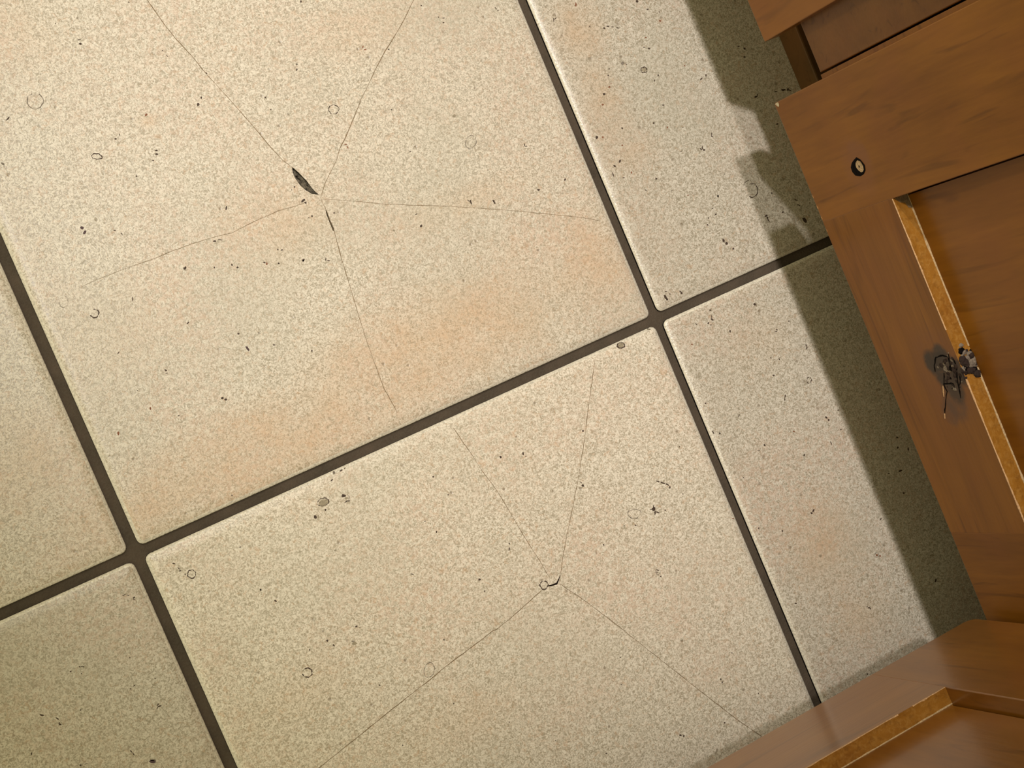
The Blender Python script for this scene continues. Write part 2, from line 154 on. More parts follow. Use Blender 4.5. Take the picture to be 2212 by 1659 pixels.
def jitter(pts, amp, step):
    """roughen a polyline so a crack wanders a little"""
    out = [Vector(pts[0])]
    for a, b in zip(pts, pts[1:]):
        a, b = Vector(a), Vector(b)
        n = max(1, int((b - a).length / step))
        for i in range(1, n + 1):
            p = a.lerp(b, i / n)
            if i < n or b != Vector(pts[-1]):
                p = p + Vector((random.uniform(-amp, amp), random.uniform(-amp, amp)))
            out.append(p)
    return [tuple(p) for p in out]


class NT:
    def __init__(self, name):
        self.m = bpy.data.materials.new(name)
        self.m.use_nodes = True
        self.t = self.m.node_tree
        self.n = self.t.nodes
        self.bsdf = self.n['Principled BSDF']

    def link(self, a, b):
        self.t.links.new(a, b)

    def put(self, sock, v):
        if hasattr(v, 'is_output'):
            self.link(v, sock)
        elif isinstance(v, (tuple, list)) and len(v) == 3 and sock.type == 'RGBA':
            sock.default_value = (*v, 1)
        else:
            sock.default_value = v

    def coords(self, scale=(1, 1, 1), loc=(0, 0, 0)):
        tc = self.n.new('ShaderNodeTexCoord')
        mp = self.n.new('ShaderNodeMapping')
        mp.inputs['Scale'].default_value = scale
        mp.inputs['Location'].default_value = loc
        self.link(tc.outputs['Object'], mp.inputs['Vector'])
        return mp.outputs['Vector']

    def noise(self, vec, scale, detail=2.0, rough=0.5, dist=0.0):
        x = self.n.new('ShaderNodeTexNoise')
        self.link(vec, x.inputs['Vector'])
        x.inputs['Scale'].default_value = scale
        x.inputs['Detail'].default_value = detail
        x.inputs['Roughness'].default_value = rough
        x.inputs['Distortion'].default_value = dist
        return x.outputs['Fac']

    def voronoi(self, vec, scale, out='Distance'):
        x = self.n.new('ShaderNodeTexVoronoi')
        self.link(vec, x.inputs['Vector'])
        x.inputs['Scale'].default_value = scale
        return x.outputs[out]

    def mul(self, a, b, op='MULTIPLY'):
        x = self.n.new('ShaderNodeMath')
        x.operation = op
        self.put(x.inputs[0], a)
        self.put(x.inputs[1], b)
        return x.outputs[0]

    def rng(self, v, a, b, c=0.0, d=1.0):
        x = self.n.new('ShaderNodeMapRange')
        self.put(x.inputs['Value'], v)
        x.inputs['From Min'].default_value = a
        x.inputs['From Max'].default_value = b
        x.inputs['To Min'].default_value = c
        x.inputs['To Max'].default_value = d
        return x.outputs['Result']

    def mix(self, fac, a, b, mode='MIX'):
        x = self.n.new('ShaderNodeMix')
        x.data_type = 'RGBA'
        x.blend_type = mode
        self.put(x.inputs[0], fac)
        self.put(x.inputs[6], a)
        self.put(x.inputs[7], b)
        return x.outputs[2]

    def blob(self, vec, cx, cy, rx, ry, inner=0.0, axis='xy'):
        """soft elliptical mask around a point of the object's own surface"""
        mp = self.n.new('ShaderNodeMapping')
        self.link(vec, mp.inputs['Vector'])
        mp.inputs['Location'].default_value = (-cx / rx, -cy / ry, 0)
        mp.inputs['Scale'].default_value = (1 / rx, 1 / ry, 0)
        ln = self.n.new('ShaderNodeVectorMath')
        ln.operation = 'LENGTH'
        self.link(mp.outputs['Vector'], ln.inputs[0])
        x = self.n.new('ShaderNodeMapRange')
        x.interpolation_type = 'SMOOTHSTEP'
        self.link(ln.outputs['Value'], x.inputs['Value'])
        x.inputs['From Min'].default_value = 1.0
        x.inputs['From Max'].default_value = inner
        return x.outputs['Result']

    def bump(self, h, dist, strength=1.0):
        x = self.n.new('ShaderNodeBump')
        self.link(h, x.inputs['Height'])
        x.inputs['Distance'].default_value = dist
        x.inputs['Strength'].default_value = strength
        self.link(x.outputs['Normal'], self.bsdf.inputs['Normal'])

    def done(self, col, rough=0.5, spec=0.5, coat=0.0, coat_rough=0.1):
        self.put(self.bsdf.inputs['Base Color'], col)
        self.put(self.bsdf.inputs['Roughness'], rough)
        self.bsdf.inputs['Specular IOR Level'].default_value = spec
        self.bsdf.inputs['Coat Weight'].default_value = coat
        self.bsdf.inputs['Coat Roughness'].default_value = coat_rough
        return self.m


def plain(name, col, rough=0.6, spec=0.3):
    k = NT(name)
    v = k.coords()
    n = k.noise(v, 900, 3)
    c = k.mix(k.rng(n, 0.3, 0.7), tuple(x * 0.72 for x in col[:3]), tuple(min(1, x * 1.25) for x in col[:3]))
    k.bump(n, 0.0003)
    return k.done(c, rough, spec)


def tile_material(name, blobs, off, speckle=0.0, tone=1.0):
    k = NT(name)
    v = k.coords(loc=off)
    tc = k.n.new('ShaderNodeTexCoord').outputs['Object']
    # worm-like two tone grain
    n1 = k.noise(v, 620, 2.0, 0.6, 1.4)
    n2 = k.noise(v, 1150, 2.0, 0.6, 0.8)
    grain = k.mul(k.mul(n1, 0.62), k.mul(n2, 0.38), 'ADD')
    g = k.rng(grain, 0.395, 0.585)
    base = k.mix(g, srgb(164, 152, 128), srgb(228, 217, 196))
    # pinkish grains drifting in patches
    pk = k.mul(k.rng(k.noise(v, 13, 3, 0.6), 0.42, 0.66), k.rng(k.noise(v, 380, 2, 0.6, 0.8), 0.40, 0.60))
    base = k.mix(k.mul(pk, 0.48), base, srgb(208, 176, 150))
    warm = k.mul(k.rng(k.noise(v, 270, 3, 0.7, 1.2), 0.56, 0.68), 0.42)
    base = k.mix(warm, base, srgb(196, 158, 120))
    # greenish grey cast patches
    gr = k.rng(k.noise(k.coords(loc=(off[0] + 3, off[1], 2)), 9, 2, 0.5), 0.5, 0.72)
    base = k.mix(k.mul(gr, 0.30), base, srgb(184, 177, 154))
    # warm orange clouds fired into this tile
    tot = None
    brk = k.rng(k.noise(v, 42, 4, 0.65), 0.34, 0.62, 0.35, 1.0)
    for cx, cy, rx, ry, s in blobs:
        b = k.mul(k.blob(tc, cx, cy, rx * 1.5, ry * 1.5), s)
        tot = b if tot is None else k.mul(tot, b, 'MAXIMUM')
    if tot is not None:
        m = k.mul(k.mul(tot, brk), k.rng(n1, 0.30, 0.60, 0.45, 1.0))
        base = k.mix(k.mul(m, 0.66), base, srgb(205, 162, 114))
    base = k.mix(1.0, base, (tone, tone * 0.99, tone * 0.975), 'MULTIPLY')
    # tiny dark pores
    vd = k.voronoi(v, 170)
    pick = k.rng(k.voronoi(v, 170, 'Color'), 0.80 - 0.10 * speckle, 0.84 - 0.10 * speckle)
    pore = k.mul(k.rng(vd, 0.17 + 0.05 * speckle, 0.08), pick)
    base = k.mix(k.mul(pore, 0.62), base, srgb(118, 100, 74))
    k.bump(k.mul(grain, pore, 'SUBTRACT'), 0.00022, 0.6)
    return k.done(base, k.rng(n1, 0.3, 0.7, 0.28, 0.40), 0.5)


def wood(name, grain='y', spots=(), light=(0.240, 0.090, 0.0085), dark=(0.136, 0.046, 0.0035), seed=0.0, worn=False, rough=0.30, coat=0.05, spec=0.22, mottled=False):
    """honey alder; grain runs along local y or x; spots are knots and stains (u, v, ru, rv, strength, colour)"""
    k = NT(name)
    s = (1, 0.09, 1) if grain == 'y' else (0.09, 1, 1)
    v = k.coords(s, (seed, seed * 0.7, seed))
    tc = k.n.new('ShaderNodeTexCoord').outputs['Object']
    n1 = k.noise(v, 55, 4, 0.6, 0.6)
    n2 = k.noise(v, 420, 3, 0.6)
    big = k.noise(k.coords((1, 1, 1), (seed, 1, 0)), 14, 3, 0.5, 0.4)
    f = k.mul(k.mul(k.rng(n1, 0.36, 0.64), 0.55), k.mul(k.rng(n2, 0.3, 0.7), 0.25), 'ADD')
    f = k.mul(f, k.mul(k.rng(big, 0.35, 0.65), 0.30), 'ADD')
    col = k.mix(f, dark, light)
    line = k.mul(k.rng(k.noise(v, 120, 2, 0.5, 1.2), 0.60, 0.70), 0.5)
    col = k.mix(line, col, tuple(c * 0.55 for c in dark))
    pinkish = k.rng(k.noise(k.coords((1, 1, 1), (seed + 4, 2, 0)), 22, 3, 0.6), 0.45, 0.7)
    col = k.mix(k.mul(pinkish, 0.4), col, (0.195, 0.062, 0.013))
    wob = k.noise(tc, 190, 4, 0.7)
    for (u, w_, ru, rv, st, c) in spots:
        b = k.blob(tc, u, w_, ru, rv, 0.45)
        b = k.rng(k.mul(b, k.rng(wob, 0.3, 0.7, 0.6, 1.4)), 0.10, 0.9)
        col = k.mix(k.mul(b, st), col, c)
    if mottled:
        col = k.mix(k.mul(k.rng(k.noise(tc, 420, 4, 0.7, 0.8), 0.46, 0.66), 0.35), col, (0.45, 0.24, 0.06))
        col = k.mix(k.mul(k.rng(k.noise(tc, 260, 3, 0.6, 0.5), 0.52, 0.68), 0.40), col, (0.13, 0.045, 0.006))
    if worn:
        chip = k.rng(k.noise(tc, 60, 3, 0.6), 0.42, 0.56)
        col = k.mix(chip, col, (0.62, 0.36, 0.16))
    k.bump(k.mul(n2, n1, 'ADD'), 0.00012, 0.5)
    return k.done(col, rough, 0.5 if coat > 0.2 else spec, coat, 0.13)


# ------------------------------------------------------------------ materials
GROUT = NT('dark_grout')
_v = GROUT.coords()
_a = GROUT.noise(_v, 60, 3, 0.6)
_b = GROUT.noise(_v, 900, 3, 0.7)
_c = GROUT.mix(GROUT.rng(_a, 0.3, 0.7), srgb(72, 62, 49), srgb(90, 76, 61))
_c = GROUT.mix(GROUT.mul(GROUT.rng(_b, 0.4, 0.7), 0.4), _c, srgb(92, 84, 70))
GROUT.bump(_b, 0.0006, 0.8)
GROUT = GROUT.done(_c, 0.85, 0.2)
TILE_SIDE = plain('tile_side', srgb(16, 11, 8), 0.8, 0.15)
TILE_EDGE = plain('tile_edge_glaze', srgb(214, 203, 180), 0.26, 0.6)
CRACK = plain('hairline_crack', srgb(128, 108, 80), 0.8, 0.1)
CRACK_DARK = plain('open_crack', srgb(34, 24, 18), 0.9, 0.1)
CHIP_BODY = NT('chip_body')
_v = CHIP_BODY.coords((1, 1, 1))
_a = CHIP_BODY.noise(_v, 420, 4, 0.7, 1.0)
CHIP_BODY.bump(_a, 0.0008, 1.0)
CHIP_BODY = CHIP_BODY.done(CHIP_BODY.mix(CHIP_BODY.rng(_a, 0.38, 0.62), srgb(22, 17, 12), srgb(120, 110, 92)), 0.9, 0.1)
TONES = [plain('fleck_dark', srgb(74, 58, 44)), plain('fleck_grey', srgb(128, 116, 100)), plain('fleck_rust', srgb(132, 84, 56)),
         plain('fleck_plum', srgb(82, 62, 60)), plain('fleck_pale', srgb(156, 142, 116))]
BLACK = plain('knot_black', srgb(10, 5, 3), 0.8, 0.08)
PALE_WOOD = plain('bare_wood', (0.60, 0.36, 0.17), 0.5)
DUST = plain('pale_dust', srgb(178, 150, 112), 0.9, 0.1)
GREY_DUST = plain('grey_dust', srgb(128, 106, 80), 0.9, 0.1)

# ------------------------------------------------------------------ floor: grout bed, tiles one by one
PITCH = 0.311
XL, YR = 0.07251, -0.05129
bm = bmesh.new()
add_box(bm, XL - 2 * PITCH, XL + 4 * PITCH, YR - 3 * PITCH, YR + 2 * PITCH, -0.03, -0.0030)
floor = obj('floor', bm, GROUT)
floor['kind'] = 'structure'
floor['label'] = 'kitchen floor of large square speckled beige tiles with dark brown grout'

# half widths of the joints either side of each grid line (as laid: not all alike)
JX = {0: (0.0027, 0.0029), 1: (0.0023, 0.0026)}
JY = {0: (0.0027, 0.0026)}


def tile_mesh(w, h):
    """pillowed tile with rounded corners, top at z=0, origin at its centre"""
    bm = bmesh.new()
    prof = [(0.0062, 0.0), (0.0046, -0.00006), (0.0031, -0.00025), (0.0018, -0.00058), (0.0009, -0.00090), (0.00035, -0.00125), (0.0001, -0.0016), (0.0, -0.0020), (0.0, -0.008)]
    rings = []
    for ins, z in prof:
        r = max(0.0034 - ins, 0.0006) if ins < 0.0028 else 0.0006
        hw, hh = w / 2 - ins, h / 2 - ins
        ring = []
        for cx, cy, a0 in ((hw - r, hh - r, 0), (-hw + r, hh - r, 90), (-hw + r, -hh + r, 180), (hw - r, -hh + r, 270)):
            for k in range(5):
                a = math.radians(a0 + 90 * k / 4)
                ring.append(bm.verts.new((cx + r * math.cos(a), cy + r * math.sin(a), z)))
        rings.append(ring)
    bm.faces.new(rings[0])
    for q, (a, b) in enumerate(zip(rings, rings[1:])):
        n = len(a)
        for i in range(n):
            f = bm.faces.new((a[i], b[i], b[(i + 1) % n], a[(i + 1) % n]))
            f.material_index = 1 if q >= 6 else (3 if q >= 3 else 0)
    bm.faces.new(rings[-1][::-1])
    return bm


def tile_bounds(i, j):
    x0 = XL + i * PITCH + JX.get(i, (0.0026, 0.0026))[1]
    x1 = XL + (i + 1) * PITCH - JX.get(i + 1, (0.0026, 0.0026))[0]
    y0 = YR + j * PITCH + JY.get(j, (0.0026, 0.0026))[1]
    y1 = YR + (j + 1) * PITCH - JY.get(j + 1, (0.0026, 0.0026))[0]
    return x0, x1, y0, y1


TILES = {}
SEEN = {(0, 0): (0.1, 1.0), (1, 0): (1.0, 0.90), (-1, 0): (0.0, 0.95), (-1, -1): (0.1, 0.88), (0, -1): (0.35, 1.10), (1, -1): (0.9, 0.91)}  # lower-left tile: the soft shadow over it is put into a darker tone
spare = tile_material('tile_other', [], (7.3, 2.1, 0), 0.3)
for i in range(-2, 4):
    for j in range(-3, 2):
        x0, x1, y0, y1 = tile_bounds(i, j)
        cx, cy = (x0 + x1) / 2, (y0 + y1) / 2
        if (i, j) in SEEN:
            bl = [(bx - cx, by - cy, rx, ry, s) for bx, by, rx, ry, s in BLOBS if x0 < bx < x1 and y0 < by < y1]
            mat = tile_material('tile_glaze', bl, (i * 1.7 + 0.3, j * 2.3, 0), *SEEN[(i, j)])
        else:
            mat = spare
        t = obj('tile', tile_mesh(x1 - x0, y1 - y0), [mat, TILE_SIDE, CHIP_BODY, TILE_EDGE], floor, (cx, cy, 0), smooth=True)
        t.data.polygons[0].use_smooth = False
        TILES[(i, j)] = t


def tile_at(x, y):
    return TILES.get((math.floor((x - XL) / PITCH), math.floor((y - YR) / PITCH)))


# chips: wedges really cut out of the cracked tile
def cut(tile, pts, deep, shallow, far_dir):
    bm = bmesh.new()
    ox, oy = tile.location.x, tile.location.y
    q = [Vector((x * 1e-5 - ox, y * 1e-5 - oy)) for x, y in pts]
    c = sum(q, Vector((0, 0))) / len(q)
    d = Vector(far_dir).normalized()
    sp = [(p - c).dot(d) for p in q]
    lo, hi = min(sp), max(sp)
    top = [bm.verts.new((p.x, p.y, 0.001)) for p in q]
    bot = [bm.verts.new((p.x, p.y, -(shallow + (deep - shallow) * (s - lo) / (hi - lo)))) for p, s in zip(q, sp)]
    n = len(q)
    fs = [bm.faces.new(top)]
    cb = bm.verts.new((c.x, c.y, -(shallow + deep) / 2))
    for i in range(n):
        fs.append(bm.faces.new((top[i], top[(i + 1) % n], bot[(i + 1) % n], bot[i])))
        fs.append(bm.faces.new((bot[i], bot[(i + 1) % n], cb)))
    for f in fs:
        f.material_index = 2
    bmesh.ops.recalc_face_normals(bm, faces=bm.faces[:])
    me = bpy.data.meshes.new('cutter')
    bm.to_mesh(me)
    bm.free()
    for m in tile.data.materials:
        me.materials.append(m)
    co = bpy.data.objects.new('cutter', me)
    co.location = tile.location
    COL.objects.link(co)
    md = tile.modifiers.new('chip', 'BOOLEAN')
    md.operation = 'DIFFERENCE'
    md.solver = 'EXACT'
    md.object = co
    bpy.context.view_layer.update()
    new = bpy.data.meshes.new_from_object(tile.evaluated_get(bpy.context.evaluated_depsgraph_get()))
    tile.modifiers.clear()
    for p in new.polygons:
        if p.normal.z > 0.99999 or p.material_index == 2:
            p.use_smooth = False
    tile.data = new
    bpy.data.objects.remove(co)


main_tile = TILES[(0, 0)]
cut(main_tile, CHIPS[0], 0.0026, 0.0004, (0.55, 0.83))
cut(main_tile, CHIPS[1], 0.0022, 0.0012, (1.0, 0.3))

# hairline cracks
for key, pts in CRACKS.items():
    tl = TILES[(0, 0)] if key in 'abcde' else TILES[(0, -1)]
    ox, oy = tl.location.x, tl.location.y
    b = tl.data
    P = jitter([(x * 1e-5 - ox, y * 1e-5 - oy) for x, y in pts], 0.00010, 0.003)
    hx, hy = tl.dimensions.x / 2 - 0.004, tl.dimensions.y / 2 - 0.004
    P = [p for p in P if abs(p[0]) < hx and abs(p[1]) < hy]
    base = {'a': 0.00030, 'b': 0.00032, 'c': 0.00022, 'd': 0.00028, 'e': 0.00022, 'f': 0.00026, 'g': 0.00025, 'h': 0.00034, 'i': 0.00028, 'j': 0.00080}[key]
    W = [base * random.uniform(0.6, 1.45) for _ in P]
    W[0] = W[-1] = base * 0.3
    bm = bmesh.new()
    ribbon(bm, P, W, -0.0002, 0.00003)
    obj('crack', bm, CRACK_DARK if key == 'j' else CRACK, tl)

# flecks and open rings in the glaze, one joined part per tile
fleck_bm = {}
for X_, Y_, ax, ay, bx, by, tone in SPECKS:
    x, y = X_ * 1e-4, Y_ * 1e-4
    tl = tile_at(x, y)
    if tl is None:
        continue
    bm = fleck_bm.setdefault(tl.name, bmesh.new())
    ox, oy = tl.location.x, tl.location.y
    n = 9
    vs_ = []
    for k in range(n):
        a = 2 * math.pi * k / n
        r = random.uniform(0.72, 1.2) * 1.3
        ca, sa = math.cos(a) * r, math.sin(a) * r
        vs_.append(bm.verts.new((x - ox + (ax * ca + bx * sa) * 1e-5, y - oy + (ay * ca + by * sa) * 1e-5, 0.00004)))
    f = bm.faces.new(vs_)
    f.material_index = tone
    f.normal_update()
    if f.normal.z < 0:
        f.normal_flip()
for th, pts in RINGS:
    P = [(px * 1e-5, py * 1e-5) for px, py in pts]
    mx = sum(p[0] for p in P) / len(P)
    my = sum(p[1] for p in P) / len(P)
    tl = tile_at(mx, my)
    bm = fleck_bm.setdefault(tl.name, bmesh.new())
    ox, oy = tl.location.x, tl.location.y
    P = [(a - ox + random.uniform(-1, 1) * 2.4e-4, b - oy + random.uniform(-1, 1) * 2.4e-4) for a, b in P]
    if (Vector(P[0]) - Vector(P[-1])).length < 0.0008:
        P[-1] = P[0]
    W = [th * 2.1e-5 * random.uniform(0.15, 1.7) for _ in P]
    ribbon(bm, P, W, -0.0002, 0.00005, 1 if th < 18 else 0)
for tl in TILES.values():
    if tl.name in fleck_bm:
        o = obj('fleck_marks', fleck_bm[tl.name], TONES, tl)
        o['kind'] = 'stuff'

# ------------------------------------------------------------------ cabinets
XA, HA = 0.4472, 0.0951          # corner cabinet: door face plane, height of door bottoms
YA = 0.0310                      # free edge of its first door
XB, YB, HB = 0.4411, -0.2572, 0.0915
XC, YC, HC = 0.4555, 0.0618, 0.0956
FRAME = 0.4645                   # face frame plane
MW = 0.0663                      # width of door stiles and rails
REC = 0.0088                     # panel recess
TOP = 0.86


def rounded_stile(x0, x1, height, thick, rad):
    bm = bmesh.new()
    pts = []
    for k in range(6):
        a = math.radians(180 + 90 * k / 5)
        pts.append((x0 + rad + rad * math.cos(a), rad + rad * math.sin(a)))
    pts += [(x1, 0), (x1, height), (x0, height)]
    prism(bm, pts, -thick, 0)
    es = [e for e in bm.edges if abs(e.verts[0].co.z) < 1e-7 and abs(e.verts[1].co.z) < 1e-7]
    bmesh.ops.bevel(bm, geom=es, offset=0.0005, segments=2, affect='EDGES', profile=0.5)
    return bm


def shaker_door(cabinet, origin, rot, width, height, thick, mats, panel_mat, rad=0.0012):
    """door in its own frame: x across, y up, z outwards; front face at z=0"""
    d = empty('door', origin, cabinet)
    d.rotation_euler = rot
    sl, rl, sr, rt = mats
    bm = rounded_stile(0, MW, height, thick, rad)
    s1 = obj('stile', bm, [sl, WORN], d)
    bm = bmesh.new()
    add_box(bm, width - MW, width, 0, height, -thick, 0, 0.0005, 0, 0)
    obj('stile', bm, [sr, WORN], d)
    bm = bmesh.new()
    add_box(bm, MW - 0.0004, width - MW + 0.0004, 0, MW - 0.0006, -thick, -0.00004, 0.0003, 0, 0)
    bm.normal_update()
    for f in bm.faces:
        if f.normal.y > 0.9:
            f.material_index = 1
    r1 = obj('rail', bm, [rl, LEDGE], d)
    bm = bmesh.new()
    add_box(bm, MW - 0.0004, width - MW + 0.0004, height - MW, height, -thick, -0.00004, 0.0003, 0, 0)
    obj('rail', bm, [rt, WORN], d)
    bm = bmesh.new()
    add_box(bm, MW + 0.0014, width - MW + 0.006, MW - 0.006, height - MW + 0.006, -thick + 0.002, -REC, 0)
    obj('panel', bm, panel_mat, d)
    return d


def euler_from(u, v, w):
    return Matrix((u, v, w)).transposed().to_euler()


WORN = wood('worn_wood_edge', 'x', worn=True, seed=2.2)
W_V = wood('alder_upright', 'y', seed=1.3)
W_V2 = wood('alder_upright_pale', 'y', seed=5.1, coat=0.35)
W_HB = wood('alder_across_glossy', 'x', seed=3.7, light=(0.25, 0.100, 0.016), dark=(0.16, 0.058, 0.008), coat=0.35)
LEDGE = wood('lit_rubbed_ledge', 'x', seed=2.9, light=(0.34, 0.145, 0.020), dark=(0.19, 0.070, 0.007), mottled=True)  # rubbed, mottled wood, made paler to carry the overhead light on the ledge
W_H = wood('alder_across', 'x', seed=3.7)
W_PANEL = wood('alder_panel', 'y', seed=8.2)
W_PANEL2 = wood('alder_panel_b', 'y', seed=11.9, coat=0.35)
DARKBROWN = (0.028, 0.014, 0.008)
GREYBROWN = (0.05, 0.034, 0.022)
# free stile of the first door, with its ringed knot at (45, 48) mm
W_KNOT = wood('alder_knot_stile', 'y', [
    (0.0460, 0.0490, 0.020, 0.016, 0.30, (0.20, 0.075, 0.030)),
    (0.0410, 0.0530, 0.010, 0.012, 0.40, (0.17, 0.065, 0.030))], seed=1.9)
# bottom rail with the rotten knot breaking out of its top edge
W_ROT = wood('alder_rotten_rail', 'x', [
    (0.1560, 0.0500, 0.034, 0.030, 0.35, (0.15, 0.055, 0.024)),
    (0.1700, 0.0500, 0.0150, 0.0110, 0.60, (0.085, 0.045, 0.026)),
    (0.1760, 0.0420, 0.0100, 0.0080, 0.50, (0.09, 0.045, 0.026)),
    (0.1495, 0.0440, 0.0090, 0.0080, 0.95, (0.035, 0.024, 0.017)),
    (0.1455, 0.0535, 0.0070, 0.0070, 0.90, (0.045, 0.032, 0.024)),
    (0.1540, 0.0520, 0.0150, 0.0140, 0.95, (0.035, 0.022, 0.015)),
    (0.1560, 0.0640, 0.0100, 0.0100, 0.95, (0.035, 0.022, 0.015)),
    (0.1640, 0.0540, 0.0110, 0.0090, 0.90, (0.045, 0.026, 0.016))], seed=6.3)

H_DOOR = 0.70
cab = empty('corner_cabinet', (0.4663, -0.277, 0))
cab['label'] = 'honey brown wooden corner cabinet with two recessed-panel doors meeting at the inner corner'
cab['category'] = 'cabinet'
INV = Matrix.Translation((-0.4663, 0.277, 0))


def rel(x, y, z):
    return (x - 0.4663, y + 0.277, z)


door_a = shaker_door(cab, rel(XA, YA, HA), euler_from((0, -1, 0), (0, 0, 1), (-1, 0, 0)), 0.3078, H_DOOR, 0.0170,
                     (W_KNOT, W_ROT, W_V, W_H), W_PANEL)
door_a['label'] = 'door with a ringed knot and a rotten knot in its frame'
door_b = shaker_door(cab, rel(XB, YB, HB), euler_from((-1, 0, 0), (0, 0, 1), (0, 1, 0)), 0.3078, H_DOOR, 0.0185,
                     (W_V2, W_HB, W_V, W_HB), W_PANEL2, 0.0060)

bm = bmesh.new()
yf = YB - 0.0190
prism(bm, [rel(FRAME, 0.0344, 0)[:2], rel(1.05, 0.0344, 0)[:2], rel(1.05, -0.86, 0)[:2], rel(0.12, -0.86, 0)[:2], rel(0.12, yf, 0)[:2], rel(FRAME, yf, 0)[:2]], 0.118, TOP)
obj('carcass', bm, W_V, cab)
bm = bmesh.new()
prism(bm, [rel(0.538, 0.0344, 0)[:2], rel(1.04, 0.0344, 0)[:2], rel(1.04, -0.85, 0)[:2], rel(0.12, -0.85, 0)[:2], rel(0.12, yf - 0.075, 0)[:2], rel(0.538, yf - 0.075, 0)[:2]], 0.0, 0.1178)
obj('toe_kick', bm, plain('toe_kick_board', srgb(38, 24, 14), 0.7), cab)
bm = bmesh.new()
add_box(bm, 0.525 - 0.4663, 0.5378 - 0.4663, yf - 0.062 + 0.277, 0.0344 + 0.277, 0.0001, 0.0205, 0.001)
obj('base_strip', bm, wood('alder_strip', 'x', light=(0.12, 0.06, 0.018), dark=(0.085, 0.04, 0.011), seed=4.4, rough=0.5), cab)

# ringed knot: raised dark ring with a pale plug
kx, ky = 0.0460, 0.0489
bm = bmesh.new()
outer = [(-0.0104, 0.1461), (-0.0122, 0.1405), (-0.0141, 0.1382), (-0.0165, 0.1380), (-0.0186, 0.1393), (-0.0198, 0.1430), (-0.0194, 0.1465), (-0.0180, 0.1491), (-0.0155, 0.1503), (-0.0122, 0.1486)]
inner = [(-0.0119, 0.1459), (-0.0127, 0.1440), (-0.0139, 0.1429), (-0.0153, 0.1428), (-0.0168, 0.1436), (-0.0181, 0.1451), (-0.0181, 0.1467), (-0.0173, 0.1480), (-0.0155, 0.1487), (-0.0131, 0.1480)]
toL = lambda p: (YA - p[0], p[1] - HA)
vo = [bm.verts.new((*toL(p), 0.00005)) for p in outer]
vm = [bm.verts.new(((toL(p)[0] + toL(q)[0]) / 2, (toL(p)[1] + toL(q)[1]) / 2, 0.00035)) for p, q in zip(outer, inner)]
vi = [bm.verts.new((*toL(p), 0.00008)) for p in inner]
for a, b in ((vo, vm), (vm, vi)):
    for k in range(10):
        bm.faces.new((a[k], a[(k + 1) % 10], b[(k + 1) % 10], b[k]))
bmesh.ops.recalc_face_normals(bm, faces=bm.faces[:])
bmesh.ops.subdivide_edges(bm, edges=bm.edges[:], cuts=1, smooth=0.6)
c = bm.verts.new((0, 0, 0))
bm.verts.remove(c)
# pale plug
pl = [bm.verts.new((*toL(p), 0.00010)) for p in inner]
f = bm.faces.new(pl)
f.material_index = 1
f.normal_update()
if f.normal.z < 0:
    f.normal_flip()
ribbon(bm, [(0.0455, 0.0505), (0.0462, 0.0503), (0.0466, 0.0499)], [0.0003, 0.0009, 0.0003], 0.0001, 0.0002, 0)
k1 = obj('knot', bm, [BLACK, plain('knot_plug', srgb(176, 148, 112))], door_a)
k1['label'] = 'small oval knot with a black ring and pale centre'

# rotten knot: grey crumbling lumps and black cracks
bm = bmesh.new()
rnd = random.Random(3)
RT0 = MW - 0.0006


def lump(u, v, w, su, sv, sw, mat):
    start = len(bm.verts)
    r = bmesh.ops.create_icosphere(bm, subdivisions=2, radius=1.0)
    for vt in r['verts']:
        p = vt.co.copy()
        d = 1 + 0.45 * noise.noise(p * 1.6 + Vector((u * 900, v * 900, 0)))
        vt.co = Vector((u + p.x * su * d, v + p.y * sv * d, w + p.z * sw * d))
    for f in {f for vt in r['verts'] for f in vt.link_faces}:
        f.material_index = mat


for (y, z, s, m) in [(-0.1134, 0.1602, 1.3, 1), (-0.1150, 0.1600, 1.2, 0), (-0.1170, 0.1605, 1.6, 1), (-0.1169, 0.1590, 1.1, 1), (-0.1216, 0.1606, 1.9, 0), (-0.1241, 0.1604, 1.8, 1),
                     (-0.1231, 0.1612, 1.5, 1), (-0.1260, 0.1602, 1.5, 0), (-0.1200, 0.1595, 1.7, 0), (-0.1207, 0.1460, 1.5, 0), (-0.1226, 0.1479, 1.7, 1), (-0.1190, 0.1500, 1.5, 0),
                     (-0.1239, 0.1541, 1.6, 0), (-0.1273, 0.1472, 1.3, 0), (-0.1290, 0.1450, 1.2, 0), (-0.1268, 0.1530, 1.4, 0), (-0.1200, 0.1545, 1.4, 0), (-0.1222, 0.1570, 1.6, 0),
                     (-0.1180, 0.1570, 1.1, 0), (-0.1150, 0.1555, 0.8, 1), (-0.1310, 0.1480, 1.0, 0), (-0.1295, 0.1525, 1.1, 0)]:
    su = s * 0.00105
    lump(YA - y, z - HA, -0.0004 if z < 0.1585 else rnd.uniform(-0.006, -0.001), su, su * 0.95, su * (0.55 if z < 0.1585 else 1.3), m)
for _ in range(46):
    y = -0.1232 + rnd.gauss(0, 0.0050)
    z = 0.1515 + rnd.gauss(0, 0.0048)
    if -0.1345 < y < -0.1150 and 0.142 < z < 0.1588:
        su = rnd.uniform(0.0007, 0.0017)
        lump(YA - y, z - HA, -0.0005, su, su * rnd.uniform(0.6, 1.2), su * 0.5, rnd.choice((0, 0, 1, 2)))
for _ in range(46):
    y = -0.1222 + rnd.gauss(0, 0.0034)
    su = rnd.uniform(0.0009, 0.0021)
    lump(YA - y, RT0 + rnd.uniform(-0.0006, 0.0006), rnd.uniform(-0.0088, -0.0004), su, su * 0.6, su, rnd.choice((0, 0, 1, 2)))
